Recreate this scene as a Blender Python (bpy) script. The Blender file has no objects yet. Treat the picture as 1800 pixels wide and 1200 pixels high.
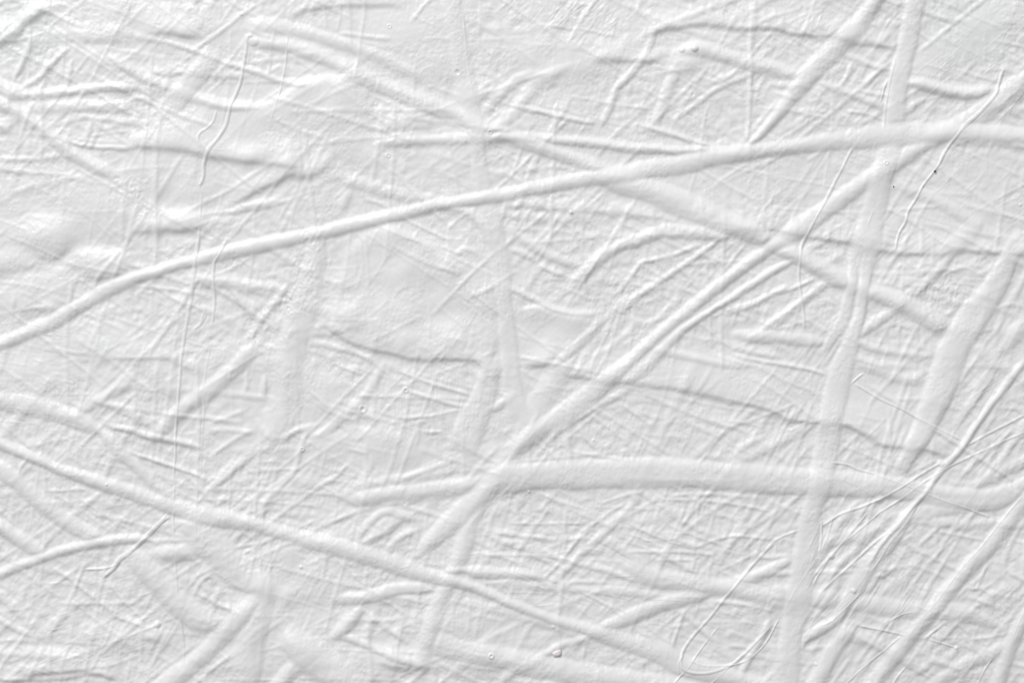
import bpy, math
import numpy as np

# ------------------------------------------------------------------ camera, light, exposure
SC = 0.0005                                  # metres per picture unit: the view is 0.90 x 0.60 m of the panel
scene = bpy.context.scene
cam_d = bpy.data.cameras.new("camera")
cam = bpy.data.objects.new("camera", cam_d)
scene.collection.objects.link(cam)
cam_d.sensor_width = 36.0
cam_d.lens = 60.0
cam.location = (0.0, -1.506, 0.0)
cam.rotation_euler = (math.radians(90), 0, 0)
cam_d.clip_start = 0.01
cam_d.clip_end = 50.0
scene.camera = cam

world = bpy.data.worlds.new("World")
scene.world = world
world.use_nodes = True
bg = world.node_tree.nodes["Background"]
bg.inputs["Color"].default_value = (1.0, 1.0, 1.0, 1.0)
bg.inputs["Strength"].default_value = 0.35


def area_lamp(name, loc, target, size, energy, color=(1, 1, 1)):
    d = bpy.data.lights.new(name, 'AREA')
    d.shape = 'SQUARE'
    d.size = size
    d.energy = energy
    d.color = color
    o = bpy.data.objects.new(name, d)
    scene.collection.objects.link(o)
    o.location = loc
    from mathutils import Vector
    o.rotation_euler = (Vector(target) - Vector(loc)).to_track_quat('-Z', 'Y').to_euler()
    return o


area_lamp("softbox_lamp", (-2.6, -4.7, 5.2), (0, 0, 0), 3.2, 522.0)

vs = scene.view_settings
vs.view_transform = 'Standard'
vs.look = 'None'
vs.exposure = 0.0
vs.gamma = 1.0
vs.use_curve_mapping = False

# ------------------------------------------------------------------ height field of the paint
rng = np.random.default_rng(11)
G = 1.15                                     # grid step in picture units
X0, X1, Y0, Y1 = -110.0, 1910.0, -95.0, 1295.0
nx = int((X1 - X0) / G) + 1
ny = int((Y1 - Y0) / G) + 1
xs = (X0 + G * np.arange(nx)).astype(np.float32)
ys = (Y0 + G * np.arange(ny)).astype(np.float32)


def box1(a, r, axis):
    if r < 1:
        return a
    a = np.moveaxis(a, axis, 0)
    n = a.shape[0]
    p = np.concatenate([np.repeat(a[:1], r + 1, 0), a, np.repeat(a[-1:], r, 0)], 0)
    c = np.cumsum(p, 0, dtype=np.float64)
    out = (c[2 * r + 1:2 * r + 1 + n] - c[:n]) / (2 * r + 1)
    return np.moveaxis(out.astype(np.float32), 0, axis)


def blur(a, sigma, sigma_y=None):
    """three box passes, sigma in picture units"""
    sx = sigma / G
    sy = (sigma if sigma_y is None else sigma_y) / G
    for s, ax in ((sx, 1), (sy, 0)):
        if s < 0.45:
            k = s * s * 0.5 / 1.0
            for _ in range(1):
                b = np.pad(a, [(1, 1) if i == ax else (0, 0) for i in (0, 1)], mode='edge')
                if ax == 1:
                    a = a * (1 - 2 * k) + k * (b[:, :-2] + b[:, 2:])
                else:
                    a = a * (1 - 2 * k) + k * (b[:-2] + b[2:])
            continue
        w = math.sqrt(12 * s * s / 3 + 1)
        r = max(1, int(round((w - 1) / 2)))
        for _ in range(3):
            a = box1(a, r, ax)
    return a.astype(np.float32)


def noise(sigma, sigma_y=None):
    a = blur(rng.standard_normal((ny, nx)).astype(np.float32), sigma, sigma_y)
    return (a - a.mean()) / (a.std() + 1e-9)


def smooth(t):
    t = np.clip(t, 0, 1)
    return t * t * (3 - 2 * t)


XX, YY = np.meshgrid(xs, ys)
DX = 1.0 * noise(14) + 2.0 * noise(50) + 0.45 * noise(5)     # hand-made wobble of every edge
DY = 1.0 * noise(14) + 2.0 * noise(50) + 0.45 * noise(5)
WX = XX + DX
WY = YY + DY
HMOD = 1.0 + 0.05 * noise(16) + 0.10 * noise(60)                # uneven body of the paint
WMOD = 1.0 + 0.05 * noise(18)

H = np.zeros((ny, nx), np.float32)
LAB = np.zeros((ny, nx), np.int32)           # which piece of paint lies on top
PARTS = []                                   # (name)


def catmull(P, step=5.0):
    P = np.asarray(P, float)
    if len(P) == 2:
        n = max(2, int(np.hypot(*(P[1] - P[0])[:2]) / step) + 1)
        t = np.linspace(0, 1, n)[:, None]
        return P[0] * (1 - t) + P[1] * t
    Q = np.vstack([2 * P[0] - P[1], P, 2 * P[-1] - P[-2]])
    out = []
    for i in range(1, len(Q) - 2):
        p0, p1, p2, p3 = Q[i - 1], Q[i], Q[i + 1], Q[i + 2]
        n = max(2, int(np.hypot(*(p2 - p1)[:2]) / step) + 1)
        t = np.linspace(0, 1, n, endpoint=False)[:, None]
        out.append(0.5 * (2 * p1 + (p2 - p0) * t + (2 * p0 - 5 * p1 + 4 * p2 - p3) * t * t + (3 * p1 - p0 - 3 * p2 + p3) * t ** 3))
    out.append(P[-1:])
    return np.vstack(out)


def path_field(P, reach, wob=1.0):
    """distance field of a polyline (x, y, halfwidth): window, signed distance, halfwidth, arclength"""
    S = catmull(P)
    seg = np.hypot(np.diff(S[:, 0]), np.diff(S[:, 1]))
    L = np.concatenate([[0], np.cumsum(seg)])
    m = reach + 8
    i0 = max(0, int((S[:, 0].min() - m - X0) / G)); i1 = min(nx, int((S[:, 0].max() + m - X0) / G) + 2)
    j0 = max(0, int((S[:, 1].min() - m - Y0) / G)); j1 = min(ny, int((S[:, 1].max() + m - Y0) / G) + 2)
    if i1 <= i0 or j1 <= j0:
        return None
    D = np.full((j1 - j0, i1 - i0), 1e6, np.float32)
    SG = np.zeros_like(D); W = np.ones_like(D); A = np.zeros_like(D)
    for k in range(len(S) - 1):
        ax, ay, aw = S[k]; bx, by, bw = S[k + 1]
        a0 = max(i0, int((min(ax, bx) - m - X0) / G)); a1 = min(i1, int((max(ax, bx) + m - X0) / G) + 2)
        b0 = max(j0, int((min(ay, by) - m - Y0) / G)); b1 = min(j1, int((max(ay, by) + m - Y0) / G) + 2)
        if a1 <= a0 or b1 <= b0:
            continue
        px = XX[b0:b1, a0:a1] + wob * DX[b0:b1, a0:a1] - ax; py = YY[b0:b1, a0:a1] + wob * DY[b0:b1, a0:a1] - ay
        dx, dy = bx - ax, by - ay
        l2 = dx * dx + dy * dy + 1e-9
        t = np.clip((px * dx + py * dy) / l2, 0, 1)
        d = np.hypot(px - t * dx, py - t * dy)
        win = (slice(b0 - j0, b1 - j0), slice(a0 - i0, a1 - i0))
        sel = d < D[win]
        D[win] = np.where(sel, d, D[win])
        SG[win] = np.where(sel, np.sign(dx * py - dy * px), SG[win])
        W[win] = np.where(sel, aw + (bw - aw) * t, W[win])
        A[win] = np.where(sel, L[k] + seg[k] * t, A[win])
    return (slice(j0, j1), slice(i0, i1)), D, SG, W, A, L[-1]


NAMES = {'R': 'paint_ridge', 'B': 'paint_band', 'S': 'paint_strand', 'T': 'paint_thread', 'D': 'paint_drip', 'E': 'paint_lip'}


def lay(kind, w, h, pts, under, track=True, name=None, keep=None):
    """pour one piece of paint over what is there already"""
    P = [(p[0], p[1], (p[2] if len(p) > 2 else w) * 0.5) for p in pts]
    long_side = 0.0
    if kind == 'E':
        long_side = w                           # w = reach of the soft side
        P = [(p[0], p[1], 6.0) for p in pts]
    reach = max(max(p[2] for p in P) * 1.25, long_side)
    f = path_field(P, reach, {'T': 0.2, 'D': 0.35, 'B': 0.6, 'R': 0.7, 'S': 0.5}.get(kind, 1.0))
    if f is None:
        return
    win, D, SG, W, A, LT = f
    hm = HMOD[win]
    if kind == 'E':
        fade = smooth(np.minimum(A, LT - A) / 40.0)
        pos = 1 - smooth((D + 4.0) / 11.0)
        neg = 1 - smooth(D / long_side)
        pr = np.where(SG > 0, pos, np.where(D < 7, 1 - smooth((4.0 - D) / 11.0), 1.0) * neg)
        H[win] += h * hm * pr * fade
        core = (SG <= 0) & (D < long_side * 0.30) & (fade > 0.5)
    else:
        W0 = W
        if kind in 'RS':
            te = np.minimum(A + (0 if len(pts) < 9 else 1e3), LT - A + (0 if len(pts) < 9 else 1e3))
            W = W * (0.62 + 0.38 * smooth(te / (W0 * 2.2)))
        u = D / (W * WMOD[win])
        if kind == 'R':
            pr = np.clip(1 - u * u, 0, 1) ** 1.15
        elif kind == 'S':
            pr = np.clip(1 - u * u, 0, 1) ** 1.15
        elif kind in 'TD':
            pr = np.clip(1 - u * u, 0, 1)
        else:                                    # flat band, slightly domed with firm edges
            pr = np.clip(1 - np.abs(u) ** 3.6, 0, 1) * (1.0 - 0.2 * u * u)
        ew = np.maximum(W * {'R': 3.4, 'S': 5.0, 'T': 6.0}.get(kind, 2.4), 10.0)
        ew = np.minimum(np.minimum(ew, 42.0), LT * 0.45)
        inside0 = (pts[0][0] > X0 + 30) & (pts[0][0] < X1 - 30) & (pts[0][1] > Y0 + 30) & (pts[0][1] < Y1 - 30)
        fade = smooth(A / ew + (0.25 if inside0 else 1)) * smooth((LT - A) / ew + 0.25)
        m = np.clip(1.25 - u, 0, 0.6) / 0.6
        m = smooth(m) * fade
        if keep is None:
            keep = {'R': 0.38, 'B': 0.3}.get(kind, 0.7)     # how much the buried relief still shows
        loc = H[win]
        H[win] = loc * (1 - m) + m * (under[win] + keep * (loc - under[win])) + h * hm * pr * fade
        core = (u < 0.86) & (fade > 0.35)
    if track:
        PARTS.append(name or NAMES[kind])
        sub = LAB[win]
        sub[core] = len(PARTS)


def parse(txt):
    for line in txt.strip().splitlines():
        line = line.split('#')[0].strip()
        if not line:
            continue
        head, body = line.split(':')
        k, w, h = head.split()
        yield k, float(w), float(h), [tuple(float(v) for v in q.split(',')) for q in body.split()]


# fine detail strength: smooth pools against rough, gritty cells (x, y, rx, ry, amount)
DET = np.full((ny, nx), 1.0, np.float32)
SMOOTH = [(690, 70, 110, 75, .95), (1400, 300, 90, 40, .6), (1650, 370, 120, 70, .5), (730, 470, 120, 100, .7), (950, 590, 90, 50, .9),
          (480, 220, 160, 70, .85), (300, 310, 130, 60, .8), (90, 410, 110, 60, .8), (100, 480, 100, 40, .6), (1250, 660, 160, 40, .7),
          (1560, 700, 110, 70, .7), (700, 790, 60, 40, .9), (840, 1090, 70, 50, .6), (1140, 700, 60, 60, .5), (330, 60, 130, 40, .6),
          (800, 60, 30, 120, .8), (1000, 100, 120, 60, .5), (490, 1010, 60, 40, .4), (450, 1130, 60, 40, .4), (1210, 320, 120, 30, .8),
          (100, 620, 110, 60, .4), (1100, 1100, 60, 40, .5), (1480, 1160, 40, 40, .5), (880, 1010, 30, 30, .4), (650, 1150, 60, 40, .4)]
for cx, cy, rx, ry, am in SMOOTH:
    DET *= 1 - am * smooth(1.6 - np.hypot((WX - cx) / rx, (WY - cy) / ry) * 1.0)
ROUGHP = [(1090, 540, 70, 62, 0.35), (238, 352, 52, 34, -0.7), (548, 470, 34, 108, 0.25), (38, 670, 26, 30, .6), (1250, 40, 120, 40, .5),
          (1400, 95, 60, 35, .0), (1690, 490, 70, 60, -.4), (1080, 30, 90, 40, .4)]

# ---- ground coat: broad swells, brushed grain and grit
H += 2.2 * noise(70) + 0.9 * noise(30)
g1 = noise(2.4); g2 = noise(4.2); g3 = noise(3.0, 6.0); g4 = noise(6.0, 2.5); g5 = noise(9)
f1 = noise(8) + 0.35 * g2 + 0.15 * g1
f2 = noise(14, 6) + 0.3 * g4 + 0.12 * g1
f3 = noise(5, 9) + 0.3 * g3
g0 = noise(1.3)
gate = smooth(0.5 + 0.8 * noise(17))
flake = gate * smooth(0.5 + 3.2 * f1) + (1 - gate) * smooth(0.2 + 3.0 * f2) + 0.7 * smooth(0.1 + 2.6 * f3)    # thin torn skins with firm edges
grit = 0.10 * g0 + 0.15 * g1 + 0.16 * g2 + 0.16 * g3 + 0.18 * g4 + 0.12 * g5 + 0.42 * flake
spot = smooth(0.5 + 0.45 * noise(26))
H += DET * (0.45 + 0.9 * spot) * grit

# ---- infill: countless small buried strands that show in the cells
under = blur(H, 6)
for n in range(820):
    cx = rng.uniform(X0, X1); cy = rng.uniform(Y0, Y1)
    jj = min(ny - 1, int((cy - Y0) / G)); ii = min(nx - 1, int((cx - X0) / G))
    d = DET[jj, ii]
    if rng.random() > d:
        continue
    r = rng.random()
    if cx > 850:
        ang = rng.normal(-48, 16) if r < .42 else rng.normal(26, 13) if r < .78 else rng.normal(2, 7) if r < .9 else rng.normal(90, 12)
    else:
        ang = rng.normal(24, 14) if r < .36 else rng.normal(-42, 18) if r < .64 else rng.normal(96, 10) if r < .86 else rng.normal(0, 10)
    a = math.radians(ang)
    ln = rng.uniform(35, 110) * (1.6 if rng.random() < .3 else 1)
    bend = rng.normal(0, 7)
    w = rng.choice([5, 7, 10, 15, 22], p=[.2, .28, .26, .16, .10])
    c, s = math.cos(a), math.sin(a)
    pts = [(cx - c * ln, cy - s * ln), (cx - s * bend, cy + c * bend), (cx + c * ln, cy + s * ln)]
    lay('S', w, 0.115 * w ** 0.95 * rng.uniform(.5, 1.3), pts, under, track=False)
H = blur(H, 0.45)

# ------------------------------------------------------------------ traced pieces
# every traced piece of paint: kind width height : x,y[,width] ...   (picture units, y down)
LAYER_A = """
R 26 5: 445,75 500,84 560,104 610,124 660,148 740,180 800,205 850,228 905,246,20
R 24 2.8: 440,42 520,57 580,75 650,95 700,118 740,140
S 11 2.6: 240,68 300,80 350,96 400,115 450,130 500,148 545,157
R 20 3.4: 195,105 250,137 300,158 350,178 400,190 450,192
R 22 4: 100,18 60,30 35,62 10,80
S 12 3: 60,78 48,110 30,143
S 12 3: 125,92 92,122 70,145 42,162
S 12 3: 133,112 122,158
R 17 4: 40,175 100,170 150,165 200,158 245,160
R 22 3: -10,185 50,196 110,190 180,192 240,190
R 30 4.5: -60,120 -10,150 30,168 60,172
R 26 4.6: -40,155 0,182 40,205 80,230 120,265 165,292 210,310
S 9 2.2: 95,238 140,256 200,262 245,265
S 8 2.0: 0,282 60,283 112,276
S 7 2.0: 0,300 50,306 130,310
S 7 2.2: 80,340 105,325 145,300
S 10 2: 20,345 60,330 120,318 160,312
S 6 1.4: 75,240 60,275
S 5 1.4: 30,230 45,225 70,245
S 12 1.6: 185,215 170,245 160,270
E 70 4.5: 225,262 290,268 350,275 450,288 545,298
E 40 4: 240,66 290,64 330,67 370,72 
E 30 2.5: 255,138 320,136 400,143 455,144
E 60 3.5: 650,236 700,229 745,226 785,219
E 40 3: 500,37 545,22 590,14 680,12 720,15
E 30 3: 420,55 450,62 485,68 510,58
E 45 4: 1120,72 1150,58 1200,49 1250,48 1300,57 1350,56 1390,66 1430,69 1480,78 1530,85 1580,93
E 26 2.5: 1030,110 1080,106 1140,108 1180,106
S 22 2.4: 860,235 905,200 940,150 1000,120 
S 14 2.2: 1150,55 1130,100 1105,135 1085,155 1070,190 1055,225
S 20 2.4: 1190,105 1180,140 1165,180 1145,230
S 11 1.8: 1345,115 1300,140 1250,165 1210,195 1180,215
S 8 1.6: 1318,40 1316,110 1316,180 1312,255
S 10 2.6: 900,190 950,200 1010,214 1050,219
S 10 2.6: 1120,222 1170,236 1210,248 1260,262
S 18 2.4: 840,215 900,150 950,130
R 18 4: 655,252 740,247 820,246 900,244 980,249 1060,257 1140,264 1220,267 1310,267
E 26 3: 870,364 930,365 1000,371 1050,373 1100,378 1170,383
E 44 4.4: 1270,398 1310,404 1350,405 1385,412 1420,420 1490,430 1550,440 1620,447 1680,443 1740,445 1850,456
E 90 5: 560,560 590,585 625,606 680,622 750,633 790,630 830,632 850,645 875,652
E 60 4.6: 905,642 935,642 965,645 1010,660 1050,668 1130,678 1200,690 1280,705 1350,722 1390,738 1440,745 1500,755 1540,780 1580,786 1620,790 1670,808
E 60 4: 225,412 280,410 340,406 380,404
E 22 2.2: 355,500 400,496 450,506 490,512
E 45 4.6: 400,365 440,346 475,330 510,313 545,304
S 16 3: 405,374 450,362 500,357
E 30 3.2: 495,314 540,314 570,300 602,262
E 60 2.4: 650,122 605,139 560,146 530,155 490,178 450,190 400,190 345,178
S 5 2: 100,236 110,233 122,246 150,258 158,249
S 5 1.6: 72,268 84,260 97,270
S 5 1.8: 92,280 100,273 112,280
S 12 2: 165,215 158,240 150,262
S 13 3: 410,505 440,546 463,566
S 13 3: 512,498 488,532 465,562 440,600
S 11 2.4: 530,570 512,588 495,606
S 12 2.2: 468,655 466,698
S 11 2.4: 243,698 241,742
S 22 2.6: 330,490 400,498 450,505 505,512
S 10 1.6: 230,465 300,488 340,500
S 10 1.6: 200,605 180,635 165,655
S 7 1.4: 312,716 290,732 262,744
R 46 3.2: 1010,600 985,650 955,700 925,760 900,800
S 15 2.6: 910,688 880,708 850,724
E 40 3: 1055,556 1000,549 950,536 903,546
E 70 3.4: 825,484 770,446 720,412 665,390
S 15 3.2: 628,948 664,906 690,897 735,912
S 20 3: 600,968 560,950 520,960
S 22 2.6: 590,312 650,328 720,347 780,358
S 16 2.2: 620,330 608,350 600,375
R 20 3.6: 770,362 815,372 845,392 865,430
S 6 1.8: 668,360 700,375 725,392 770,415 795,427
S 7 1.5: 640,350 660,356 690,362
S 7 1.5: 800,455 790,440 788,430
S 8 1.4: 705,390 707,410
S 8 1.4: 735,405 730,425
S 12 1.6: 845,450 820,440 800,452
S 11 2.4: 545,603 575,607 610,616 640,625 665,640
S 9 2.2: 585,636 605,646 640,658
S 16 2: 680,635 662,668 640,700 605,733 580,755 545,768,10
S 7 2.2: 700,651 730,661 765,675 800,685 830,694
S 8 2.4: 715,685 755,697 790,708 825,714
S 6 1.8: 700,732 750,730 790,723 820,718
S 9 2.0: 560,710 590,726 625,738
S 8 2.0: 548,688 575,710 598,728
S 9 2.4: 615,786 650,795
S 10 2.2: 653,800 652,820 640,850
S 8 1.6: 615,810 590,840 570,850
S 6 1.4: 738,745 735,765 730,785
S 8 1.8: 740,755 775,758
S 10 1.8: 530,600 500,612 455,600
S 10 1.8: 470,660 470,700
S 8 1.4: 440,640 437,690
R 28 3.6: 460,598 425,638 395,668 360,695 330,716 300,745 265,778
R 20 3: 238,652 226,676 200,690 165,712 130,735
R 38 2.6: 225,590 255,630 290,668 325,705
S 14 3: 455,795 425,815 395,840 363,862
S 8 2.4: 450,755 420,770 398,785 380,797
S 10 2.2: 365,762 395,755 450,762
S 8 1.6: 370,745 400,735 440,720
S 12 1.8: 185,862 150,890 120,915 85,955
S 10 1.4: 75,800 50,825 20,850
S 6 1.4: 85,860 120,858 160,857
S 6 2: 60,795 45,815 40,832
S 9 2: 268,948 310,946 350,948
B 18 1.4: 152,1045 112,1082 82,1110 55,1138
S 12 2.6: -20,1065 20,1092 50,1106 80,1116
S 18 2.4: -20,1020 30,1060 60,1090 85,1118
S 9 1.6: 95,990 140,1022 190,1060 230,1085 265,1098
S 5 1.6: 195,1015 225,1055 268,1092
S 6 1.8: 200,1075 235,1090 260,1098
S 9 2.2: 348,1036 385,1055 425,1075
S 9 2: 380,1000 358,1018 345,1042
E 50 3.6: -30,1180 30,1190 80,1178 140,1175 190,1185 230,1192
E 40 3: 235,1120 275,1122 310,1124
R 30 3: -30,1150 50,1145 100,1148 130,1170
S 14 2: 480,1090 455,1105 430,1130
S 12 2.4: 640,1068 680,1098 725,1128
S 15 3.2: 595,1108 650,1130 700,1150 760,1168
S 12 2.4: 885,1098 862,1120 842,1140
S 14 2.8: 700,905 672,920 645,945
S 18 3.2: 712,903 680,930 640,953
S 12 2.6: 745,925 705,943 680,962
S 18 2: 620,852 690,842 760,832 820,818
S 12 2.2: 700,842 740,826 780,812 810,798
S 12 1.8: 450,735 480,770 530,755 560,745
S 10 1.8: 545,750 530,790 520,830 500,850
S 14 2: 470,790 500,770 530,752
S 20 2.6: 450,905 480,870 510,840
S 12 2.2: 850,935 900,955 950,978 1010,1003
S 8 2.2: 850,930 900,938 960,944
S 7 2: 840,968 880,975 945,1000
S 5 1.5: 895,918 960,918 1022,916
S 15 2.4: 1105,888 1072,920 1030,960 1000,990 965,1025
S 8 2: 1025,925 1003,958 982,985 952,1015
S 13 2.4: 895,945 950,968 1010,985 1070,1000 1135,1022
S 10 2: 900,1005 950,1010 990,1022 1020,1018 1068,1021
R 16 2.2: 860,1018 930,1024 1000,1030 1080,1035 1170,1046
S 5 1.8: 1018,1034 1060,1055 1095,1082
S 4 1.5: 1060,1054 1108,1076
S 5 1.8: 1105,918 1150,940 1190,955 1222,958 1250,948 1290,938 1350,945
R 20 2.4: 1062,938 1100,968 1135,990
S 6 1.8: 1105,965 1160,967 1210,968 1250,973
S 6 1.8: 1150,981 1220,981
S 14 2.0: 980,1075 940,1055 920,1030
S 8 2.2: 1202,1068 1192,1098 1177,1138
R 16 3.2: 1035,1115 985,1132 945,1152 900,1178 880,1195
R 14 3.0: 1352,1080 1335,1120 1312,1158 1297,1190
S 9 2: 1245,1052 1290,1056 1360,1068
S 12 2: 1118,1100 1150,1122 1185,1148
S 12 1.8: 1180,1060 1220,1090 1262,1130
S 14 1.6: 1255,1130 1290,1160 1270,1180
S 8 1.6: 1275,1130 1310,1133
S 10 1.8: 905,1150 918,1120 935,1090
S 7 1.4: 1027,1120 1023,1165
S 12 2: 890,1190 950,1195 980,1200
R 18 3: 905,410 940,436 985,458 1020,468
S 10 2.4: 895,436 925,450 946,462
S 10 2.4: 945,466 970,478 1000,488
S 6 1.8: 982,372 968,410 955,440 942,462
S 5 1.4: 930,372 920,405
S 4 1.4: 1003,372 1040,394 1060,403
S 4 1.8: 990,447 1020,430 1050,414 1078,402
S 6 1.6: 1110,374 1093,398 1078,425
R 24 4.6: 1005,500 1030,475 1060,450 1090,432 1125,422 1165,408 1215,410 1260,414 1290,410
S 11 3: 1265,420 1222,452 1185,478 1150,502 1115,527 1085,555
S 9 2.6: 1235,430 1205,440 1180,450 1148,458 1128,463 1108,488 1085,518
S 6 1.6: 1250,450 1275,475 1290,485
S 10 1.6: 1200,520 1180,540 1150,560
R 13 2.4: 885,500 940,527 985,548 1050,553
R 20 2.4: 1062,560 1030,592 1000,620 968,645
S 10 2: 1130,570 1160,562 1180,550
S 16 2.2: 1300,600 1330,590 1370,575
S 12 2: 1270,555 1310,540 1350,525
S 12 2.4: 1280,610 1330,620 1370,628
S 8 2.4: 1290,625 1340,635 1400,645 1450,660
R 16 2.6: 1140,615 1180,622 1230,635 1310,645
S 8 2: 1250,625 1290,635 1320,645
S 10 1.6: 1100,640 1130,660
S 14 2.4: 1115,678 1080,695 1040,715 990,748 955,775
S 14 1.6: 1130,680 1160,705
S 6 2: 1092,710 1120,730 1150,752
S 8 2: 1195,733 1220,748 1260,768
R 13 2: 1330,715 1290,745 1255,770 1215,805
R 22 2.4: 1425,745 1380,770 1340,790 1290,810
S 12 2: 1350,765 1310,780 1275,808
S 6 1.4: 1345,730 1330,755 1310,785
S 6 1.4: 1270,775 1262,805
S 5 1.8: 1380,760 1400,750 1420,742
S 5 1.6: 1250,740 1300,742 1340,752
S 6 1.6: 1000,790 1040,797 1100,805
S 9 2: 1050,790 1030,770 1015,745
S 8 1.6: 950,865 990,880 1030,893
S 8 1.6: 1170,870 1250,866 1330,872
S 6 1.6: 1150,877 1230,878 1300,885 1350,895
S 6 1.4: 1050,885 1090,870 1130,862
S 10 1.6: 1120,860 1150,880 1180,900
S 7 1.6: 1100,880 1060,905 1020,930
S 7 1.5: 1225,880 1222,905
S 7 1.5: 1330,862 1320,880
S 12 1.4: 1180,905 1230,930 1270,945
S 12 1.8: 1585,600 1600,605 1640,620
R 15 2.6: 1490,600 1540,615 1590,622 1640,626
R 22 3: 1495,634 1540,650 1580,664 1620,668
S 12 2: 1625,650 1600,665
S 5 1.2: 1560,703 1600,700 1640,698
S 14 2.4: 1480,620 1540,640 1600,645 
R 26 3.2: 1440,1098 1480,1108 1530,1122 1580,1148 1620,1170
S 7 1.6: 1500,1092 1550,1100 1600,1112
S 12 2.2: 1300,1005 1350,1003 1400,1000
R 26 2.8: 1290,1035 1350,1050 1410,1058
S 8 1.6: 1310,960 1340,975 1380,970
B 22 1.6: 1615,978 1585,1010 1555,1042
S 9 2: 1650,920 1625,940 1605,960
S 9 1.6: 1580,940 1600,960 1640,980 1690,1005
S 6 1.5: 1640,932 1690,940 1730,948
S 7 1.5: 1590,985 1640,1005 1660,1015
S 6 1.6: 1600,1025 1640,1035 1680,1030
S 5 1.6: 1730,985 1720,1010 1708,1036
S 8 1.8: 1690,1030 1735,1030
S 8 1.6: 1690,1042 1720,1052 1745,1062
S 5 1.4: 1720,1030 1740,1045
S 14 2.4: 1620,1150 1660,1162 1690,1174
S 7 1.6: 1690,1130 1720,1145 1750,1155
S 6 1.4: 1700,1120 1740,1115 1770,1110
S 11 2.2: 1410,1137 1455,1132
S 8 1.6: 1590,1165 1620,1180 1640,1195
R 26 3.2: 1780,1118 1740,1145 1690,1166 1640,1198 1610,1220
S 14 2: 1640,1150 1620,1170 1600,1180
R 20 3: 1700,600 1740,635 1800,668 1860,700
S 16 2.4: 1745,640 1720,680 1695,715 1670,750
S 12 1.8: 1700,645 1740,640 1790,660
S 12 1.6: 1640,705 1670,715 1690,722
S 14 2: 1760,600 1730,650 1700,690
R 22 3: 1850,790 1790,812 1750,832 1710,852 1680,868
S 14 2.6: 1810,730 1780,770 1752,808 1715,848
S 10 2: 1760,770 1720,800 1680,835
S 8 1.6: 1740,845 1770,860 1800,868
S 5 1.2: 1755,705 1800,690
S 5 1.2: 1745,715 1790,718
S 8 1.6: 1760,1000 1800,1020 1860,1040
S 6 1.6: 1760,1050 1785,1025
S 16 1.8: 1480,445 1450,465 1410,480
S 14 2: 1455,420 1430,435 1400,455
R 22 2.6: 1570,322 1610,342 1650,358 1690,385 1740,415 1790,445
R 40 3: 1720,380 1690,420 1660,440 1620,480 1590,505 1560,530
R 20 3: 1665,450 1640,480 1600,510 1570,540 1530,570 1500,595
S 12 2.2: 1630,490 1610,510 1600,530
S 12 1.6: 1630,490 1655,520 1680,540
S 6 1.5: 1575,465 1600,470 1640,460
S 5 1.5: 1570,472 1585,460
S 10 1.6: 1580,450 1610,475 1630,470
S 5 1.3: 1680,470 1650,485
S 5 1.3: 1660,465 1700,475 1730,490
S 8 1.6: 1740,545 1770,535 1800,540
R 22 2.4: 1740,540 1720,570 1700,600
R 30 3: 1800,560 1780,585 1765,610
S 12 2: 1400,520 1380,550 1350,570
S 9 2.2: 1440,485 1400,505 1350,520 1300,545
S 9 2: 1390,500 1370,510 1350,515
R 18 2.4: 1455,495 1410,530 1370,560 1330,590
S 10 2.2: 1475,100 1520,118 1560,128
S 14 3: 1440,150 1490,170 1530,185 1560,195
S 9 2: 1495,115 1480,150
S 9 2: 1500,165 1530,170 1560,172
S 7 1.8: 1480,200 1520,205 1550,215
S 7 1.8: 1390,200 1430,208 1450,215
S 14 2: 1330,120 1370,130 1405,142
R 26 4: 1190,95 1220,90 1260,100 1310,115 1350,125 1400,140
S 14 2.6: 1350,150 1390,155 1420,150
S 10 1.8: 1360,165 1385,175 1400,180
S 6 1.4: 1420,195 1415,225
S 10 2.0: 1590,140 1620,148 1650,160
R 22 4: 1585,150 1625,155 1660,165 1700,168 1740,165
S 14 2: 1625,175 1600,190 1580,205
S 20 2.4: 1700,170 1740,190 1800,200
S 10 1.6: 1770,170 1740,210 1710,225
E 30 2.4: 1640,260 1700,258 1760,262 1850,268
R 26 2.6: 1590,285 1540,310 1500,330
"""
MOUNDS = """
865 648 26 26 4
95 420 52 38 7
185 466 58 24 7
112 490 28 20 3.5
70 522 85 32 5
15 462 60 20 4
600 190 62 46 5.5 -20
535 185 75 40 4 -15
470 215 85 30 3
640 150 28 18 2
330 220 62 32 3
490 282 100 26 4 8
330 262 100 26 3 5
640 268 62 30 4 25
330 392 70 20 3.2
240 335 62 42 3
200 375 85 48 4 15
78 34 50 24 4.5 -38
18 58 42 18 4.5
70 72 40 25 3
185 66 75 20 4
270 30 130 28 3.5 10
200 122 62 30 3 20
100 1162 85 24 4
205 1118 95 30 4
450 1090 60 42 4
500 978 62 40 4
560 1030 52 30 3.5
480 1032 52 30 3
600 962 42 24 3
540 1000 50 28 3.5
430 1152 70 40 4
520 1132 62 50 4
650 1162 62 30 4
705 1152 80 28 4
850 1162 100 24 3.5
760 1100 62 36 4
512 650 42 62 4
560 690 50 40 2
480 640 32 25 3
690 785 50 34 3.4
880 822 62 40 4
900 740 32 60 3
625 868 55 20 3
760 480 120 50 3
850 522 80 40 3
730 592 85 28 3.5
690 555 120 40 2.5
980 590 80 40 2
1000 108 95 40 4 -10
930 100 72 34 3
1210 105 36 25 4
840 162 50 30 3
880 232 60 28 3
770 112 62 40 3
700 62 95 50 3
1690 82 110 50 4 -30
1755 40 60 40 4
1290 660 210 38 3 10
1580 720 90 45 2.5
1640 390 110 50 2.5
150 600 90 40 2.5
60 660 70 40 3
400 640 60 40 2.5 -40
"""
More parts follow.
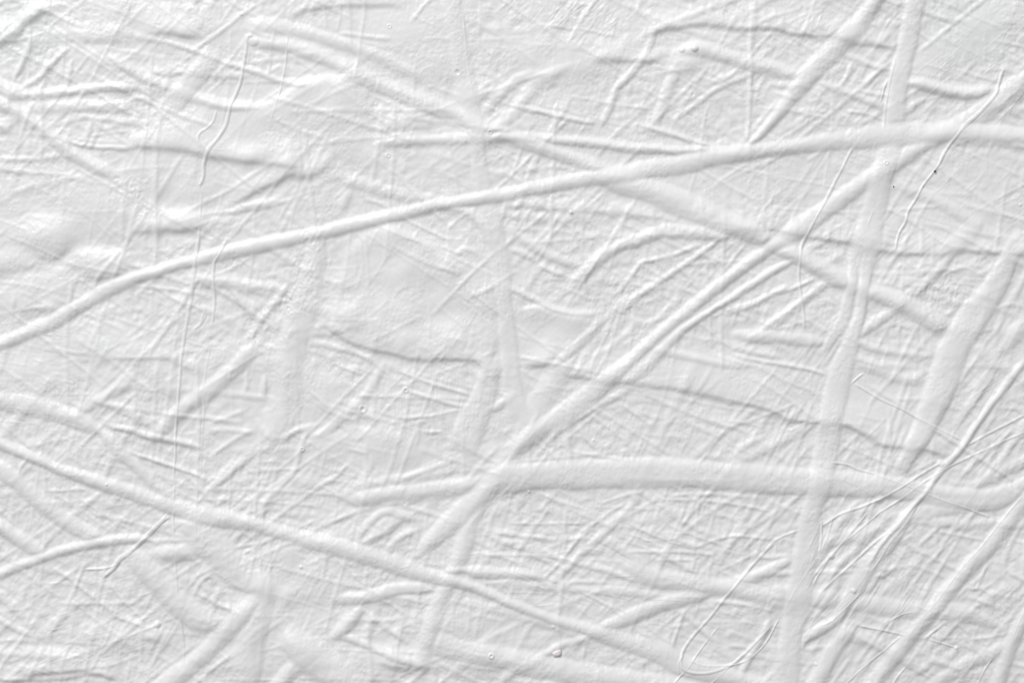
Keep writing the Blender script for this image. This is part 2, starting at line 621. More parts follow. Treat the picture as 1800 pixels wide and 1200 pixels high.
LAYER_B = """
R 56 5.4: 475,1010 455,1060 442,1120 438,1215
E 40 2.6: 52,436 75,455 95,459 118,448 140,428
E 26 3: 146,478 170,490 200,490 224,475
E 20 2.5: 20,480 50,475 80,469
E 20 2.5: 98,498 118,511 138,494
E 28 3: 55,542 90,548 128,537
E 30 4: -25,220 10,231 30,226 50,203
E 22 3: 2,170 22,183 48,174
E 26 3.6: -20,92 10,80 30,66 44,56
E 24 3.6: 44,54 62,45 80,32 94,18
E 45 4: 650,1148 690,1166 722,1169 765,1158
E 60 3.4: 480,1120 520,1152 560,1185 600,1215
R 30 4.8: -20,805 40,845 80,880 120,910 160,935 200,955
R 28 5.6: -20,912 20,930 60,955 90,975
R 26 4.6: 615,880 680,868 740,862 800,852 850,842
R 24 4.4: 590,1050 640,1045 700,1031 765,1030
R 38 5: 740,1120 800,1136 860,1148 930,1162 1000,1176 1080,1190 1160,1200 1240,1215
R 32 5: 272,968 320,968 375,966
R 30 4.4: 560,1140 520,1172 490,1205 470,1235
R 26 5: 640,1058 615,1088 585,1118
R 64 7: 500,1100 545,1145 590,1180 650,1220
R 60 7.4: 325,900 350,935 390,970 430,1005 480,1035
R 42 6: 225,960 270,1005 310,1050 350,1080 405,1100
R 30 8: 1030,290 1085,318,40 1140,336,40 1200,360,44 1260,388,40 1310,406,34 1360,432,28 1410,458,30 1490,502,32 1560,524,32 1620,555,34 1662,582,34 
B 36 5.6: 1778,436 1760,475 1742,508,44 1712,550,54 1682,592,54 1660,645,54 1640,700,50 1612,760,36 1572,832,24
R 30 4.4: 1340,1034 1400,1040 1460,1048 1530,1058 1600,1066 1660,1070 1700,1078 1755,1096,18
R 30 4: 1700,884 1640,892 1600,905 1565,925
S 18 3.4: 1500,885 1475,915 1450,950 1432,985
S 15 3.2: 1535,925 1505,955 1470,990 1440,1020
S 15 3: 1560,975 1535,1010 1520,1035
S 14 2.8: 1480,1010 1450,1045 1432,1075
S 26 3: 1570,905 1520,935 1480,942 1445,950
S 12 2.6: 1530,1010 1555,1000 1575,985
R 22 3.6: 1290,588 1350,592 1400,598 1446,606
R 20 3.6: 1590,148 1625,156 1660,165 1700,168 1745,163
B 34 2.8: 795,-60 795,0 805,60 815,130 826,190 840,260,28 850,330 868,400 880,470 890,540,28 895,600 900,680 910,740
B 40 3.8: 383,88 365,118 345,145 322,172 295,200
B 38 4.6: 868,630 860,660,38 848,700,44 830,745,54 805,795,56
R 30 4: 870,860 845,880 828,910 818,950 800,1000 775,1050 758,1100 745,1145 735,1180
R 36 5.6: 905,808 870,845 835,875 795,912 735,972,26
R 30 5: -60,688 0,703,34 60,712,34 110,725 150,742 185,760
R 22 3.6: 180,755 215,790 245,817 275,845 315,885
S 13 3.8: 190,746 240,757 290,770 330,778 362,788
S 8 3.4: 238,795 280,808 325,823 370,842
R 18 4.4: -40,1030 0,1008 60,982 120,962 185,948 240,944 270,944
R 34 5.4: 455,1045 420,1085 395,1112 350,1155 290,1200 260,1220
R 50 3.8: 562,400,30 556,470,40 540,535,46 520,595 509,640 510,690 490,745 470,790,30
R 26 5: 890,244 950,262 1010,284 1070,306
R 26 5: 1580,-60 1520,28,26 1490,65,36 1440,115,34 1405,155,32 1372,195,24 1345,228,17 1308,264,10
R 22 5: 890,800,30 945,755,32 1000,718,32 1050,680,34 1085,652,28 1118,625,22 1160,588,22 1200,556,22 1250,512,22 1300,472,22 1345,440,24 1395,408,36 1440,375,32 1480,345,30 1530,310,26 1580,280,28 1640,245,28 1690,220,30 1745,185,34 1795,148,34 1860,110
R 16 4: 1090,675,22 1130,645,24 1165,612,20 1200,580,16 1240,552,13 1290,520,13 1340,487,14 1392,460,14
B 50 6: 878,842,50 930,836,50 1000,832,52 1080,828,52 1150,829,52 1220,832,50 1300,838,50 1400,845,48 1480,851,46 1560,856,42 1630,866,38 1700,876,38 1750,873,38 1810,852,40 1870,826
R 24 5: 1030,1118,16 1060,1100 1110,1080,28 1160,1060,28 1205,1048,26 1250,1032,24 1300,1018,26 1340,1000,24 1385,975,14
R 30 4.2: 1085,980 1130,1005 1170,1018 1230,1024 1290,1030 1350,1043
R 28 5.6: 1850,820 1808,866 1772,908 1730,960 1690,1002 1645,1055 1605,1105 1570,1148 1530,1200 1500,1235
R 26 5.2: 1605,885,20 1575,925 1545,965,30 1515,1005,32 1488,1045,28 1470,1078,22 1440,1100,22 1405,1125,20
R 28 5: 1500,1085 1478,1115 1458,1145 1440,1175 1420,1220
R 26 5: 1825,1040 1800,1075 1780,1110 1765,1150 1750,1200 1740,1230
S 14 3.4: 770,1002 810,997 860,998 905,1003
R 18 4.4: 815,1000 850,1004 905,1004 950,1010 
"""
LAYER_C = """
B 20 3: 1502,440 1495,490 1488,525,22 1478,565,24 1459,598,20 1445,622,14
B 36 3.6: 1610,-60 1606,0,36 1590,75,36 1576,150,35 1565,235,34 1546,310,38 1532,370,42 1520,430,46 1519,470,28 1511,520,22 1504,560,24 1491,605,28 1476,650,40 1463,710,44 1452,770,42 1438,850,40 1421,900,38 1410,970,42 1400,1040,44 1388,1110,42 1376,1200,44 1366,1260
R 22 5: -60,642 0,607,22 60,583,24 100,565,24 200,508,24 300,472,22 400,446,24 500,423,24 600,402,24 700,378,24 780,362,22 850,350,22 950,331,24 1030,316,24 1090,308,30 1180,294,34 1280,274,28 1350,265,26 1430,257,26 1500,248,32 1560,240,36 1620,238,34 1700,240,30 1800,244,30 1870,248
R 18 5: -50,752 0,773,18 60,798,18 120,826,20 200,852,24 260,872,26 320,892,28 380,906,30 450,918,26 520,938,26 600,960,28 680,984,32 750,1006,26 810,1020,20 860,1038,18 900,1057,18 960,1080,18 1030,1103,22 1080,1120,30 1150,1140,36 1200,1163,36 1260,1180,30 1320,1196,26 1390,1222
S 10 4.6: 1800,628 1772,662,14 1735,710,12 1705,752,12 1680,790,14 1648,822,14 1620,862,10 1580,912,8 1545,950,8 1520,990,8
"""
LAYER_D = """
D 7 2.8: 450,66 438,70 436,92 430,125 425,150 410,185 400,225 385,250 372,266,10 364,288 362,312 354,332
T 4 1.4: 370,264 388,267 403,266
D 5 1.6: 384,198 378,218 368,230 357,238 354,250 365,264
T 5 1.2: 358,340 355,400 352,440
D 9 2: 352,420,6 345,480,9 338,535,9 328,590,7 322,640,6 318,700,6 314,760,5 310,840,4
T 4 0.9: 312,840 309,900 312,980 318,1050 326,1120 328,1170
T 4 0.9: 376,600 365,660 362,720 358,790 355,862
T 6 1: 352,850 348,900 350,945
D 6 2: 400,425 390,448 380,465 378,495 380,530 378,570
T 4 1.6: 330,533 350,540 365,552 355,575
D 6 1.8: 362,548 355,570 342,580
D 5 1.2: 508,70 505,110 500,140 494,165 485,195 480,215
D 6 2.4: 1758,125 1748,155 1742,172 1712,205,8 1692,222,9 1672,246,7 1655,270,6 1645,290,6 1635,305,5 1615,332,5 1605,352,5 1592,372,6 1586,392,6 1575,412,5 1568,440,5
D 6 2: 1494,262 1475,300 1450,348,7 1430,386 1412,420 1404,445 1402,490 1408,540 1410,580
T 4 1.4: 1531,368 1527,380 1520,398
T 5 2.2: 1497,674 1515,684 1545,702 1580,718 1610,735 1650,755 1684,772
T 4 2.4: 1492,675 1505,662 1515,656
T 6 2.4: 1850,700 1800,725 1760,746 1725,764 1694,781
T 5 2: 1850,735 1800,756 1750,778 1700,800 1655,822 1610,850 1570,880 1530,905
T 6 3: 1648,811 1625,824 1600,840 1570,858 1545,873 1510,888 1475,900 1440,922
T 4 1.8: 1455,811 1485,815 1505,824 1536,832
T 4 2: 1530,832 1570,845 1610,860 1650,876 1690,890 1730,905
T 4 1.6: 1470,838 1500,852 1530,870
T 7 3: 1358,948 1330,978 1300,1012 1272,1046 1245,1082 1220,1110 1203,1132 1195,1152 1196,1166 1206,1174 1230,1178 1262,1172 1295,1155 1325,1125 1355,1092
T 5 2.2: 1200,1145 1190,1160 1192,1180 
T 6 2.4: 1352,950 1375,938 1400,928
T 4 2: 1365,1085 1340,1130 1300,1160 1240,1165 1210,1155
T 4 1.6: 1260,1098 1235,1130 1205,1170 1172,1205
T 4 1.4: 1310,1140 1270,1175 1230,1215
T 4 1.6: 1790,870 1762,903 1720,955 1680,1000 1640,1052 1610,1085
T 4 1.6: 1580,1112 1545,1142 1510,1172 1475,1205
T 5 2.2: 1602,885 1570,920 1530,952 1490,990 1460,1015 1440,1035
T 5 2.2: 1605,888 1580,925 1558,950 1540,980 1525,1000
T 5 2: 1520,898 1495,928 1470,958 1445,985 1425,1010
T 4 2: 1540,900 1505,928 1480,948 
T 5 2: 1455,975 1435,1005 1425,1025
T 4 1.8: 1460,905 1450,940 1438,968
T 4 2: 1440,912 1440,940 1436,970
T 5 2.4: 1510,1035 1485,1060 1458,1085 1440,1095
T 4 2: 1600,1070 1580,1075 1556,1088
T 5 2: 1505,1095 1545,1102 1590,1112
T 5 2.4: 1630,1119 1655,1127 1676,1134
T 6 2.2: 1652,1092 1630,1110 1620,1118
T 4 1.8: 1605,1058 1622,1068
T 5 1.6: 1800,1055 1780,1100 1770,1125
T 4 1.6: 1740,1150 1725,1175 1710,1205
T 5 1.6: 1590,1165 1570,1190 1555,1215
T 4 1.4: 815,30 820,90 826,140 832,170
T 3 1.2: 880,440 884,490 886,530 890,580
T 4 2: 300,900 280,918 262,938
D 9 3.8: 298,906 285,918 268,934,10 250,952,9 232,968,9 215,980,11 203,997,9 188,1010,7
T 6 2.8: 212,988 190,995 152,997
T 5 1.4: 1440,30 1430,55 
T 4 1.6: 1555,145 1548,165 1543,185
T 5 1.6: 1568,110 1560,145 1553,185 1548,230
"""
# pools: height softness : outline
POOLS = """
2.6 7: 660,398 720,405 780,432 830,470 875,500 880,560 895,610 850,618 760,600 700,600 610,560 590,520 610,450
3.0 5: 622,748 660,750 688,757 715,772 730,795 700,808 662,818 652,800 640,780
1.8 6: 895,545 950,540 1000,548 1055,556 1010,605 980,632 930,630 900,625
2.0 5: 130,600 165,590 195,615 178,645 152,664 132,655
3.2 12: 445,196 480,178 520,160 545,148 590,148 630,150 645,190 640,240 600,268 540,260 480,250 380,255 300,240 320,215 390,205
2.4 10: 300,270 420,262 520,280 540,300 480,320 430,345 380,360 300,350 250,300
2.6 9: 540,770 600,760 625,790 600,815 560,820
2.6 9: 520,835 550,835 560,855 530,862
2.2 9: 470,800 520,790 525,810 490,815
3.0 10: 20,400 90,385 135,400 140,430 95,452 60,440 20,430
3.0 10: 140,460 190,450 225,470 215,488 170,488 140,475
3.0 9: 30,500 90,497 115,500 125,520 90,540 30,540
2.4 9: 110,480 135,490 122,508 105,495
3.4 12: 590,160 625,160 655,185 650,225 610,235 580,205
2.0 8: 430,1130 520,1120 560,1150 530,1200 440,1200 410,1160
2.2 8: 480,960 560,965 600,990 570,1010 540,1040 490,1060 460,1030 460,990
1.8 6: 760,1085 830,1060 870,1080 850,1110 800,1130 765,1110
2.4 8: 1190,100 1225,88 1235,115 1200,130 1178,120
2.0 8: 980,95 1060,80 1110,70 1080,105 1000,125 960,120
1.8 8: 170,1100 260,1110 300,1130 240,1150 170,1150 110,1140
"""
# beads and blisters: name x y radius height
DOTS = """
paint_bead 1647 812 7 3.5
paint_bead 1541 875 8 3.5
paint_bead 1458 974 6 4
paint_bead 1676 1134 4 2.5
paint_bead 1655 1091 5 2.5
paint_bead 1003 375 4 3
paint_bead 448 76 11 3
paint_bead 281 1093 7 3.5
paint_bead 194 849 3 2.5
paint_bead 300 907 4 2
paint_bead 428 30 4 2
paint_bead 1218 90 7 5
paint_bead 1196 92 6 3
paint_bead 805 131 5 -3
paint_bead 532 993 4 2.5
paint_bead 1635 1113 4 2.5
paint_bead 1548 1009 5 2.5
paint_bead 1495 1034 5 3
paint_bead 1787 362 3 2.5
paint_bead 540 925 3 2
paint_bead 1430 1162 4 2.5
paint_bead 930 862 3 2.5
paint_bead 1042 772 3 2
paint_bead 972 1097 4 2.5
blister 640 718 7 2.4
blister 715 685 5 2.2
blister 864 1147 5 2.4
blister 534 788 4 2
blister 500 776 3 1.4
blister 862 236 4 2
blister 930 620 3 1.4
blister 972 625 3 1.4
blister 630 669 3 1.4
blister 686 51 4 1.4
blister 684 276 4 1.4
blister 1552 289 4 2
blister 1780 12 3 1.5
"""



def pour(txt, boost=1.0, keep=None):
    under = blur(H, 13)
    items = list(parse(txt))
    for k, w, h, pts in items:
        kw = KW.get(k, 1.0)
        pts = [p[:2] + (p[2] * kw,) if len(p) > 2 else p for p in pts]
        lay(k, w * kw, h * KH.get(k, 1.0) * boost, pts, under, keep=keep)


KH = {'R': 0.95, 'B': 0.9, 'S': 0.95, 'T': 0.5, 'D': 0.62, 'E': 1.0}
KW = {'R': 1.12, 'B': 1.03, 'S': 1.15, 'T': 0.92, 'D': 1.0, 'E': 1.0}


def infill2():
    """later, thinner spatter that stays crisp in the cells between the ridges"""
    global H
    open_ = np.clip(0.14 + 0.95 * DET, 0, 1) * smooth(0.75 + 0.6 * noise(30))
    H += open_ * (0.15 * noise(1.4) + 0.17 * noise(2.4) + 0.26 * smooth(0.4 + 4.0 * (noise(6, 4) + 0.5 * noise(1.8))) + 0.26 * smooth(0.2 + 4.0 * (noise(3.5, 7) + 0.5 * noise(1.8))))
    und = blur(H, 5)
    for n in range(3900):
        cx = rng.uniform(X0 + 5, X1 - 5); cy = rng.uniform(Y0 + 5, Y1 - 5)
        if rng.random() > open_[int((cy - Y0) / G), int((cx - X0) / G)]:
            continue
        r = rng.random()
        if cx > 850:
            ang = rng.normal(-46, 15) if r < .4 else rng.normal(27, 12) if r < .8 else rng.normal(3, 8) if r < .9 else rng.normal(92, 10)
        else:
            ang = rng.normal(24, 15) if r < .34 else rng.normal(-42, 16) if r < .62 else rng.normal(95, 9) if r < .86 else rng.normal(0, 10)
        a = math.radians(ang)
        corner = cx > 1350 and cy > 560
        if corner and rng.random() < .55:
            ang = rng.normal(-54, 9)
        a = math.radians(ang)
        big = rng.random() < (.55 if corner else .42)
        ln = rng.uniform(45, 150) if big else rng.gamma(2.2, 8.0) + 6
        w = rng.uniform(5, 11) if big else rng.uniform(3.4, 6.5)
        c, s = math.cos(a), math.sin(a)
        bend = rng.normal(0, ln * 0.03)
        lay('S', w, (0.135 if big else 0.145) * w * rng.uniform(.5, 1.25), [(cx - c * ln, cy - s * ln), (cx - s * bend, cy + c * bend), (cx + c * ln, cy + s * ln)], und, track=False)


def web(a):
    """wet paint creeps into the corners where strands cross"""
    lift = blur(a, 8) - a - 1.0
    s = np.where(lift > 0, lift * lift / (lift + 0.8), 0)
    return a + 0.8 * s


def pool(h, soft, poly):
    poly = np.asarray(poly, float)
    i0 = max(0, int((poly[:, 0].min() - 60 - X0) / G)); i1 = min(nx, int((poly[:, 0].max() + 60 - X0) / G))
    j0 = max(0, int((poly[:, 1].min() - 60 - Y0) / G)); j1 = min(ny, int((poly[:, 1].max() + 60 - Y0) / G))
    win = (slice(j0, j1), slice(i0, i1))
    x = WX[win]; y = WY[win]
    ins = np.zeros(x.shape, bool)
    n = len(poly)
    pl = catmull(np.vstack([poly, poly[:1]]), 8)
    for k in range(len(pl) - 1):
        xa, ya = pl[k]; xb, yb = pl[k + 1]
        if ya == yb:
            continue
        ins ^= ((ya > y) != (yb > y)) & (x < (xb - xa) * (y - ya) / (yb - ya) + xa)
    m0 = ins.astype(np.float32)
    full = np.zeros((ny, nx), np.float32)
    full[win] = m0
    sub = full[win]
    def lb(a, s):
        r = max(1, int(round(s / G)))
        for _ in range(3):
            a = box1(box1(a, r, 0), r, 1)
        return a
    m = lb(sub, soft * 0.95)
    loc = H[win]
    sm = lb(loc, 9)
    lump = (0.75 + 0.30 * np.clip(nz1[win], -2, 2)) * h * m + m * 0.9 * nz2[win]
    H[win] = loc * (1 - 0.6 * m) + 0.6 * m * sm + lump
    PARTS.append('paint_pool')
    LAB[win][m > 0.6] = len(PARTS)


nz1 = noise(24); nz2 = noise(13)


def mound(x, y, rx, ry, h, deg=0.0):
    """a soft swell where the paint was poured thick"""
    m = max(rx, ry) * 1.35 + 20
    i0 = max(0, int((x - m - X0) / G)); i1 = min(nx, int((x + m - X0) / G))
    j0 = max(0, int((y - m - Y0) / G)); j1 = min(ny, int((y + m - Y0) / G))
    win = (slice(j0, j1), slice(i0, i1))
    dx = XX[win] + 2.2 * DX[win] - x; dy = YY[win] + 2.2 * DY[win] - y
    c, s_ = math.cos(math.radians(deg)), math.sin(math.radians(deg))
    q2 = ((dx * c + dy * s_) / rx) ** 2 + ((-dx * s_ + dy * c) / ry) ** 2
    q2 = q2 * (1 + 0.22 * nz1[win])
    pr = np.clip(1 - q2 / 1.55, 0, 1) ** 1.7
    loc = H[win]
    flat = np.clip(pr * 1.3, 0, 0.7)
    H[win] = loc * (1 - flat) + flat * SOFTH[win] + 0.95 * h * pr


SOFTH = blur(H, 7)
for line in MOUNDS.strip().splitlines():
    mound(*map(float, line.split()))
for line in POOLS.strip().splitlines():
    a, b = line.split(':')
    ph, ps = map(float, a.split())
    pool(ph, ps, [tuple(map(float, q.split(','))) for q in b.split()])
pour(LAYER_A, 1.28)
melt = smooth(0.35 + 0.55 * noise(48) + 0.35 * (1 - DET) - 0.35 * smooth((YY - 780) / 80) * smooth((820 - XX) / 80) - 0.25 * smooth((XX - 900) / 100))      # where the last coats ran thickest
H = H * (1 - 0.55 * melt) + 0.55 * melt * blur(H, 3.5)
infill2()
H = web(blur(H, 0.4))
pour(LAYER_B)
H = web(blur(H, 0.35))
pour(LAYER_C, 1.0, 0.2)
H = H * (1 - 0.35 * melt) + 0.35 * melt * blur(H, 2.6)
H = web(blur(H, 0.8))
# a last thin glaze leaves its own faint grain on everything, and wrinkled skin where the paint dried slowly
H += (0.45 + 0.55 * gate) * (0.09 * noise(1.2) + 0.085 * noise(1.4, 3.0) + 0.06 * noise(3.0, 1.4)) + 0.30 * gate * smooth(0.2 + 3.5 * (noise(5) + 0.4 * noise(2)))
H += (0.05 * g1 + 0.06 * g2 + 0.10 * noise(8) + 0.35 * noise(22)) * (0.35 + 0.65 * np.clip(DET, 0, 1))
wr = noise(1.7)
wr2 = noise(1.5, 2.3)
for cx, cy, rx, ry, ta in ((1090, 545, 62, 60, .3), (238, 352, 50, 26, .75), (546, 470, 30, 100, .22), (38, 672, 20, 24, .4),
                           (110, 680, 40, 20, 0), (468, 985, 30, 50, -.4), (655, 200, 12, 25, 0), (470, 560, 20, 70, .5), (1640, 520, 60, 50, 0)):
    ca, sa = math.cos(ta), math.sin(ta)
    dx = WX - cx; dy = WY - cy
    q = np.hypot((dx * ca + dy * sa) / rx, (-dx * sa + dy * ca) / ry)
    m = smooth(1.25 - q + 0.35 * g5) 
    H += m * 0.36 * (0.6 * wr + 0.5 * wr2)
# long brushed hairlines in the upper right and lower middle
hair = blur(rng.standard_normal((ny, nx)).astype(np.float32), 1.4)
def streak(ang, n, length, region):
    x0, y0, x1, y1 = region
    for _ in range(n):
        cx = rng.uniform(x0, x1); cy = rng.uniform(y0, y1)
        a = math.radians(ang + rng.normal(0, 7)); l = length * rng.uniform(.4, 1.3)
        c, s = math.cos(a) * l, math.sin(a) * l
        lay('T', rng.uniform(2.8, 4.5), rng.uniform(.10, .32), [(cx - c, cy - s), (cx + rng.normal(0, 2), cy + rng.normal(0, 2)), (cx + c, cy + s)], H, track=False)
streak(-42, 34, 34, (1600, 20, 1850, 220))
streak(-42, 34, 34, (1560, 300, 1850, 450))
streak(-45, 45, 26, (900, 0, 1120, 60))
streak(-50, 60, 40, (1660, 640, 1850, 860))
streak(-50, 50, 40, (1430, 880, 1620, 1100))
streak(-20, 60, 25, (60, 1010, 260, 1160))
streak(20, 50, 40, (900, 900, 1350, 1110))
streak(3, 40, 40, (850, 930, 1200, 1060))
streak(92, 60, 18, (690, 640, 860, 760))
streak(12, 70, 22, (0, 560, 140, 760))
streak(-60, 50, 40, (1380, 860, 1600, 1120))
pour(LAYER_D)
for line in DOTS.strip().splitlines():
    nm, x, y, r, h = line.split()
    x, y, r, h = float(x), float(y), float(r), 0.65 * float(h)
    i0 = int((x - r * 2 - 6 - X0) / G); i1 = int((x + r * 2 + 8 - X0) / G); j0 = int((y - r * 2 - 6 - Y0) / G); j1 = int((y + r * 2 + 8 - Y0) / G)
    win = (slice(j0, j1), slice(i0, i1))
    d = np.hypot(XX[win] - x, (YY[win] - y) * 1.05) / r
    if nm == 'blister':
        H[win] += h * np.exp(-((d - 0.75) / 0.3) ** 2) - 0.5 * h * np.exp(-(d / 0.45) ** 2)
    else:
        H[win] += h * np.clip(1 - d * d, 0, 1) ** 0.8
    PARTS.append('paint_pit' if h < 0 else nm)
    sub = LAB[win]
    sub[d < 1.05] = len(PARTS)
H = blur(H, 0.35)
H -= H.min()
H += 2.0

# ------------------------------------------------------------------ material
def paint_material(name, base, rough, stain=True):
    m = bpy.data.materials.new(name)
    m.use_nodes = True
    nt = m.node_tree
    b = nt.nodes["Principled BSDF"]
    b.inputs["Roughness"].default_value = rough
    b.inputs["Specular IOR Level"].default_value = 0.35
    if not stain:
        b.inputs["Base Color"].default_value = base
        return m
    tc = nt.nodes.new('ShaderNodeTexCoord')
    n1 = nt.nodes.new('ShaderNodeTexNoise'); n1.inputs['Scale'].default_value = 4.5; n1.inputs['Detail'].default_value = 3
    r1 = nt.nodes.new('ShaderNodeValToRGB')
    r1.color_ramp.elements[0].position = 0.38; r1.color_ramp.elements[0].color = (base[0] * .975, base[1] * .975, base[2] * .978, 1)
    r1.color_ramp.elements[1].position = 0.62; r1.color_ramp.elements[1].color = base
    n2 = nt.nodes.new('ShaderNodeTexNoise'); n2.inputs['Scale'].default_value = 22; n2.inputs['Detail'].default_value = 4
    r2 = nt.nodes.new('ShaderNodeMapRange'); r2.inputs['To Min'].default_value = rough - .08; r2.inputs['To Max'].default_value = rough + .1
    nt.links.new(tc.outputs['Object'], n1.inputs['Vector']); nt.links.new(tc.outputs['Object'], n2.inputs['Vector'])
    nt.links.new(n1.outputs['Fac'], r1.inputs['Fac'])
    nt.links.new(n2.outputs['Fac'], r2.inputs['Value']); nt.links.new(r2.outputs['Result'], b.inputs['Roughness'])
    last = r1.outputs['Color']
    # two faint grey-green stains: upper left corner and upper right corner of the panel
    for cx, cz, rad, col in ((-.425, .272, .05, (.66, .715, .71, 1)), (.40, .275, .05, (.70, .75, .75, 1))):
        mp = nt.nodes.new('ShaderNodeVectorMath'); mp.operation = 'DISTANCE'; mp.inputs[1].default_value = (cx, 0, cz)
        mr = nt.nodes.new('ShaderNodeMapRange'); mr.interpolation_type = 'SMOOTHSTEP'
        mr.inputs['From Min'].default_value = rad; mr.inputs['From Max'].default_value = 0.0
        mr.inputs['To Min'].default_value = 0.0; mr.inputs['To Max'].default_value = 0.8
        ns = nt.nodes.new('ShaderNodeTexNoise'); ns.inputs['Scale'].default_value = 30
        mu = nt.nodes.new('ShaderNodeMath'); mu.operation = 'MULTIPLY'
        mx = nt.nodes.new('ShaderNodeMix'); mx.data_type = 'RGBA'
        nt.links.new(tc.outputs['Object'], mp.inputs[0]); nt.links.new(tc.outputs['Object'], ns.inputs['Vector'])
        nt.links.new(mp.outputs['Value'], mr.inputs['Value'])
        nt.links.new(mr.outputs['Result'], mu.inputs[0]); nt.links.new(ns.outputs['Fac'], mu.inputs[1])
        nt.links.new(mu.outputs[0], mx.inputs['Factor'])
        nt.links.new(last, mx.inputs[6]); mx.inputs[7].default_value = col
        last = mx.outputs[2]
    nt.links.new(last, b.inputs['Base Color'])
    return m


WHITE = paint_material("white_paint", (.80, .80, .80, 1), .42)
LINEN = paint_material("linen", (.62, .58, .5, 1), .8, False)
SPECK = paint_material("dark_grit", (.03, .03, .035, 1), .6, False)
PINK = paint_material("pink_tinted_paint", (.83, .785, .775, 1), .4, False)

# ------------------------------------------------------------------ the panel and its parts
panel = bpy.data.objects.new("relief_painting", None)
scene.collection.objects.link(panel)
panel["label"] = "large white monochrome painting covered in crisscrossing raised ridges and threads of white paint"
panel["category"] = "painting"


def child(o, parent=panel):
    scene.collection.objects.link(o)
    o.parent = parent
    return o


Hb = H.copy()
Hb[0, :] = Hb[-1, :] = -2.0
Hb[:, 0] = Hb[:, -1] = -2.0                  # the paint skin is wrapped down on to the canvas at its edges
P3 = np.stack([(XX - 900) * SC, -Hb * SC, (600 - YY) * SC], -1).reshape(-1, 3).astype(np.float32)
gy, gx = np.gradient(H, G)
N3 = np.stack([-gx, -np.ones_like(H), gy], -1)
N3 /= np.linalg.norm(N3, axis=-1, keepdims=True)
N3 = N3.reshape(-1, 3).astype(np.float32)



def one_piece(k):
    """keep only the largest connected patch of a lip that later strands cut in two"""
    jj, ii = np.nonzero(LAB[:-1, :-1] == k)
    if not len(jj):
        return
    j0, j1, i0, i1 = jj.min(), jj.max() + 1, ii.min(), ii.max() + 1
    m = LAB[j0:j1, i0:i1] == k
    c = np.where(m, np.arange(1, m.size + 1).reshape(m.shape), 0)
    for _ in range(2500):
        p = np.pad(c, 1)
        n = np.maximum.reduce([c, p[:-2, 1:-1], p[2:, 1:-1], p[1:-1, :-2], p[1:-1, 2:]]) * m
        if (n == c).all():
            break
        c = n
    v, ct = np.unique(c[m], return_counts=True)
    LAB[j0:j1, i0:i1][m & (c != v[ct.argmax()])] = 0


for k, nm in enumerate(PARTS, 1):
    if nm == 'paint_lip':
        one_piece(k)

# drop slivers back into the ground coat; beyond a hundred of one kind the smallest become one mass
qlab = LAB[:-1, :-1].copy()
inx = (XX[:-1, :-1] > 0) & (XX[:-1, :-1] < 1800) & (YY[:-1, :-1] > 0) & (YY[:-1, :-1] < 1200)
cnt = np.bincount(qlab.ravel(), minlength=len(PARTS) + 1)
seen = np.bincount(qlab[inx], minlength=len(PARTS) + 1)
bykind = {}
for k in range(1, len(PARTS) + 1):
    if cnt[k] < 14:
        qlab[qlab == k] = 0
    else:
        bykind.setdefault(PARTS[k - 1], []).append(k)
remap = np.arange(len(PARTS) + 2)
mass = {}
for nm, ks in bykind.items():
    ks.sort(key=lambda k: -seen[k])
    if len(ks) > 100:
        for k in ks[101:]:
            remap[k] = ks[100]
        mass[ks[100]] = nm
qlab = remap[qlab]
flat = qlab.ravel()
order = np.argsort(flat, kind='stable')
sl = flat[order]
starts = np.flatnonzero(np.r_[True, sl[1:] != sl[:-1]])
ends = np.r_[starts[1:], len(sl)]
qx = nx - 1
for s, e in zip(starts, ends):
    k = int(sl[s])
    q = order[s:e]
    j, i = q // qx, q % qx
    v = np.stack([j * nx + i, (j + 1) * nx + i, (j + 1) * nx + i + 1, j * nx + i + 1], 1)
    used = np.zeros(nx * ny, bool)
    used[v.ravel()] = True
    ids = np.flatnonzero(used)
    idx = np.zeros(nx * ny, np.int32)
    idx[ids] = np.arange(len(ids), dtype=np.int32)
    nm = 'base_coat' if k == 0 else PARTS[k - 1]
    me = bpy.data.meshes.new(nm)
    me.vertices.add(len(ids)); me.loops.add(4 * len(q)); me.polygons.add(len(q))
    me.vertices.foreach_set("co", P3[ids].ravel())
    me.loops.foreach_set("vertex_index", idx[v].ravel())
    me.polygons.foreach_set("loop_start", np.arange(0, 4 * len(q), 4, dtype=np.int32))
    me.polygons.foreach_set("use_smooth", np.ones(len(q), bool))
    me.update(calc_edges=True)
    at = me.attributes.new("custom_normal", 'FLOAT_VECTOR', 'POINT')
    at.data.foreach_set("vector", N3[ids].ravel())
    me.materials.append(WHITE)
    o = child(bpy.data.objects.new(nm, me))
    if k in mass:
        o["kind"] = "stuff"

# canvas on its stretcher behind the paint
import bmesh


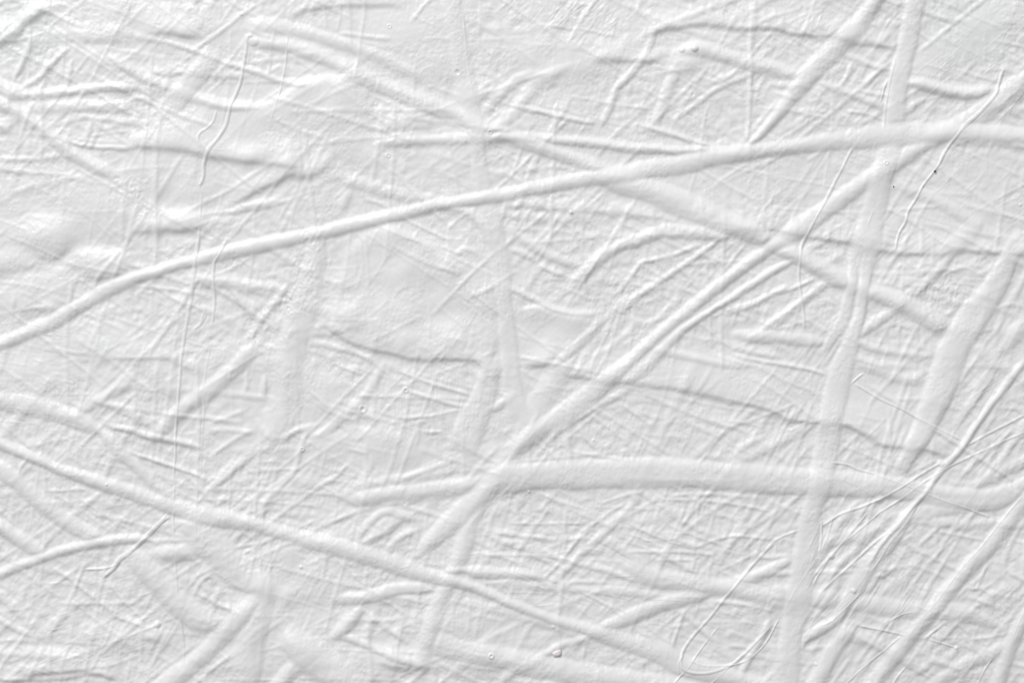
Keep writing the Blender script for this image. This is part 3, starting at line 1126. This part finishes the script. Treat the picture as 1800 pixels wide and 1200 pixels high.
def box_mesh(name, x0, x1, y0, y1, z0, z1, mat, bevel=0.0):
    bm = bmesh.new()
    bmesh.ops.create_cube(bm, size=1)
    for v in bm.verts:
        v.co = ((x0 + x1) / 2 + v.co.x * (x1 - x0), (y0 + y1) / 2 + v.co.y * (y1 - y0), (z0 + z1) / 2 + v.co.z * (z1 - z0))
    if bevel:
        bmesh.ops.bevel(bm, geom=list(bm.edges), offset=bevel, segments=2, affect='EDGES')
    me = bpy.data.meshes.new(name)
    bm.to_mesh(me); bm.free()
    me.materials.append(mat)
    return bpy.data.objects.new(name, me)


child(box_mesh("canvas", (X0 - 900) * SC - .002, (X1 - 900) * SC + .002, .0006, .022, (600 - Y1) * SC - .002, (600 - Y0) * SC + .002, LINEN, .002))


def grain(name, x, y, rx, ry, h, mat, seed, ang=0.0):
    """an irregular little lump sitting on the paint at picture point x, y"""
    r = np.random.default_rng(seed)
    bm = bmesh.new()
    bmesh.ops.create_icosphere(bm, subdivisions=3, radius=1)
    ph = r.uniform(0, 6.28, 6)
    for v in bm.verts:
        c = v.co.copy()
        k = 1 + .14 * math.sin(3 * c.x + ph[0]) + .12 * math.sin(4 * c.z + ph[1]) + .08 * math.sin(6 * c.y + 5 * c.x + ph[2])
        X = c.x * rx * k; Z = c.z * ry * k
        v.co = ((X * math.cos(ang) - Z * math.sin(ang)) * SC, c.y * h * k * SC, (X * math.sin(ang) + Z * math.cos(ang)) * SC)
    me = bpy.data.meshes.new(name)
    for f in bm.faces:
        f.smooth = True
    bm.to_mesh(me); bm.free()
    me.materials.append(mat)
    o = bpy.data.objects.new(name, me)
    jj = int((y - Y0) / G); ii = int((x - X0) / G)
    o.location = ((x - 900) * SC, -(H[jj, ii] + h * .3) * SC, (600 - y) * SC)
    return o


def speck(x, y, rx, ry, seed, ang, label):
    o = grain("dirt_speck", x, y, rx, ry, 1.6, SPECK, seed, ang)
    scene.collection.objects.link(o)
    o["label"] = label
    o["category"] = "speck"
    o["group"] = "dark specks stuck on the paint"


speck(1638, 303.5, 2.3, 1.5, 1, .2, "black dirt speck touching the long wavy drip of paint at upper right")
speck(1566, 330, 1.4, 1.1, 2, .6, "smaller black dirt speck beside the right edge of the wide upright paint band")
child(grain("paint_drop", 978, 1143, 7.5, 5.0, 3.6, PINK, 5, .35))["label"] = "pink tinted drop of paint"
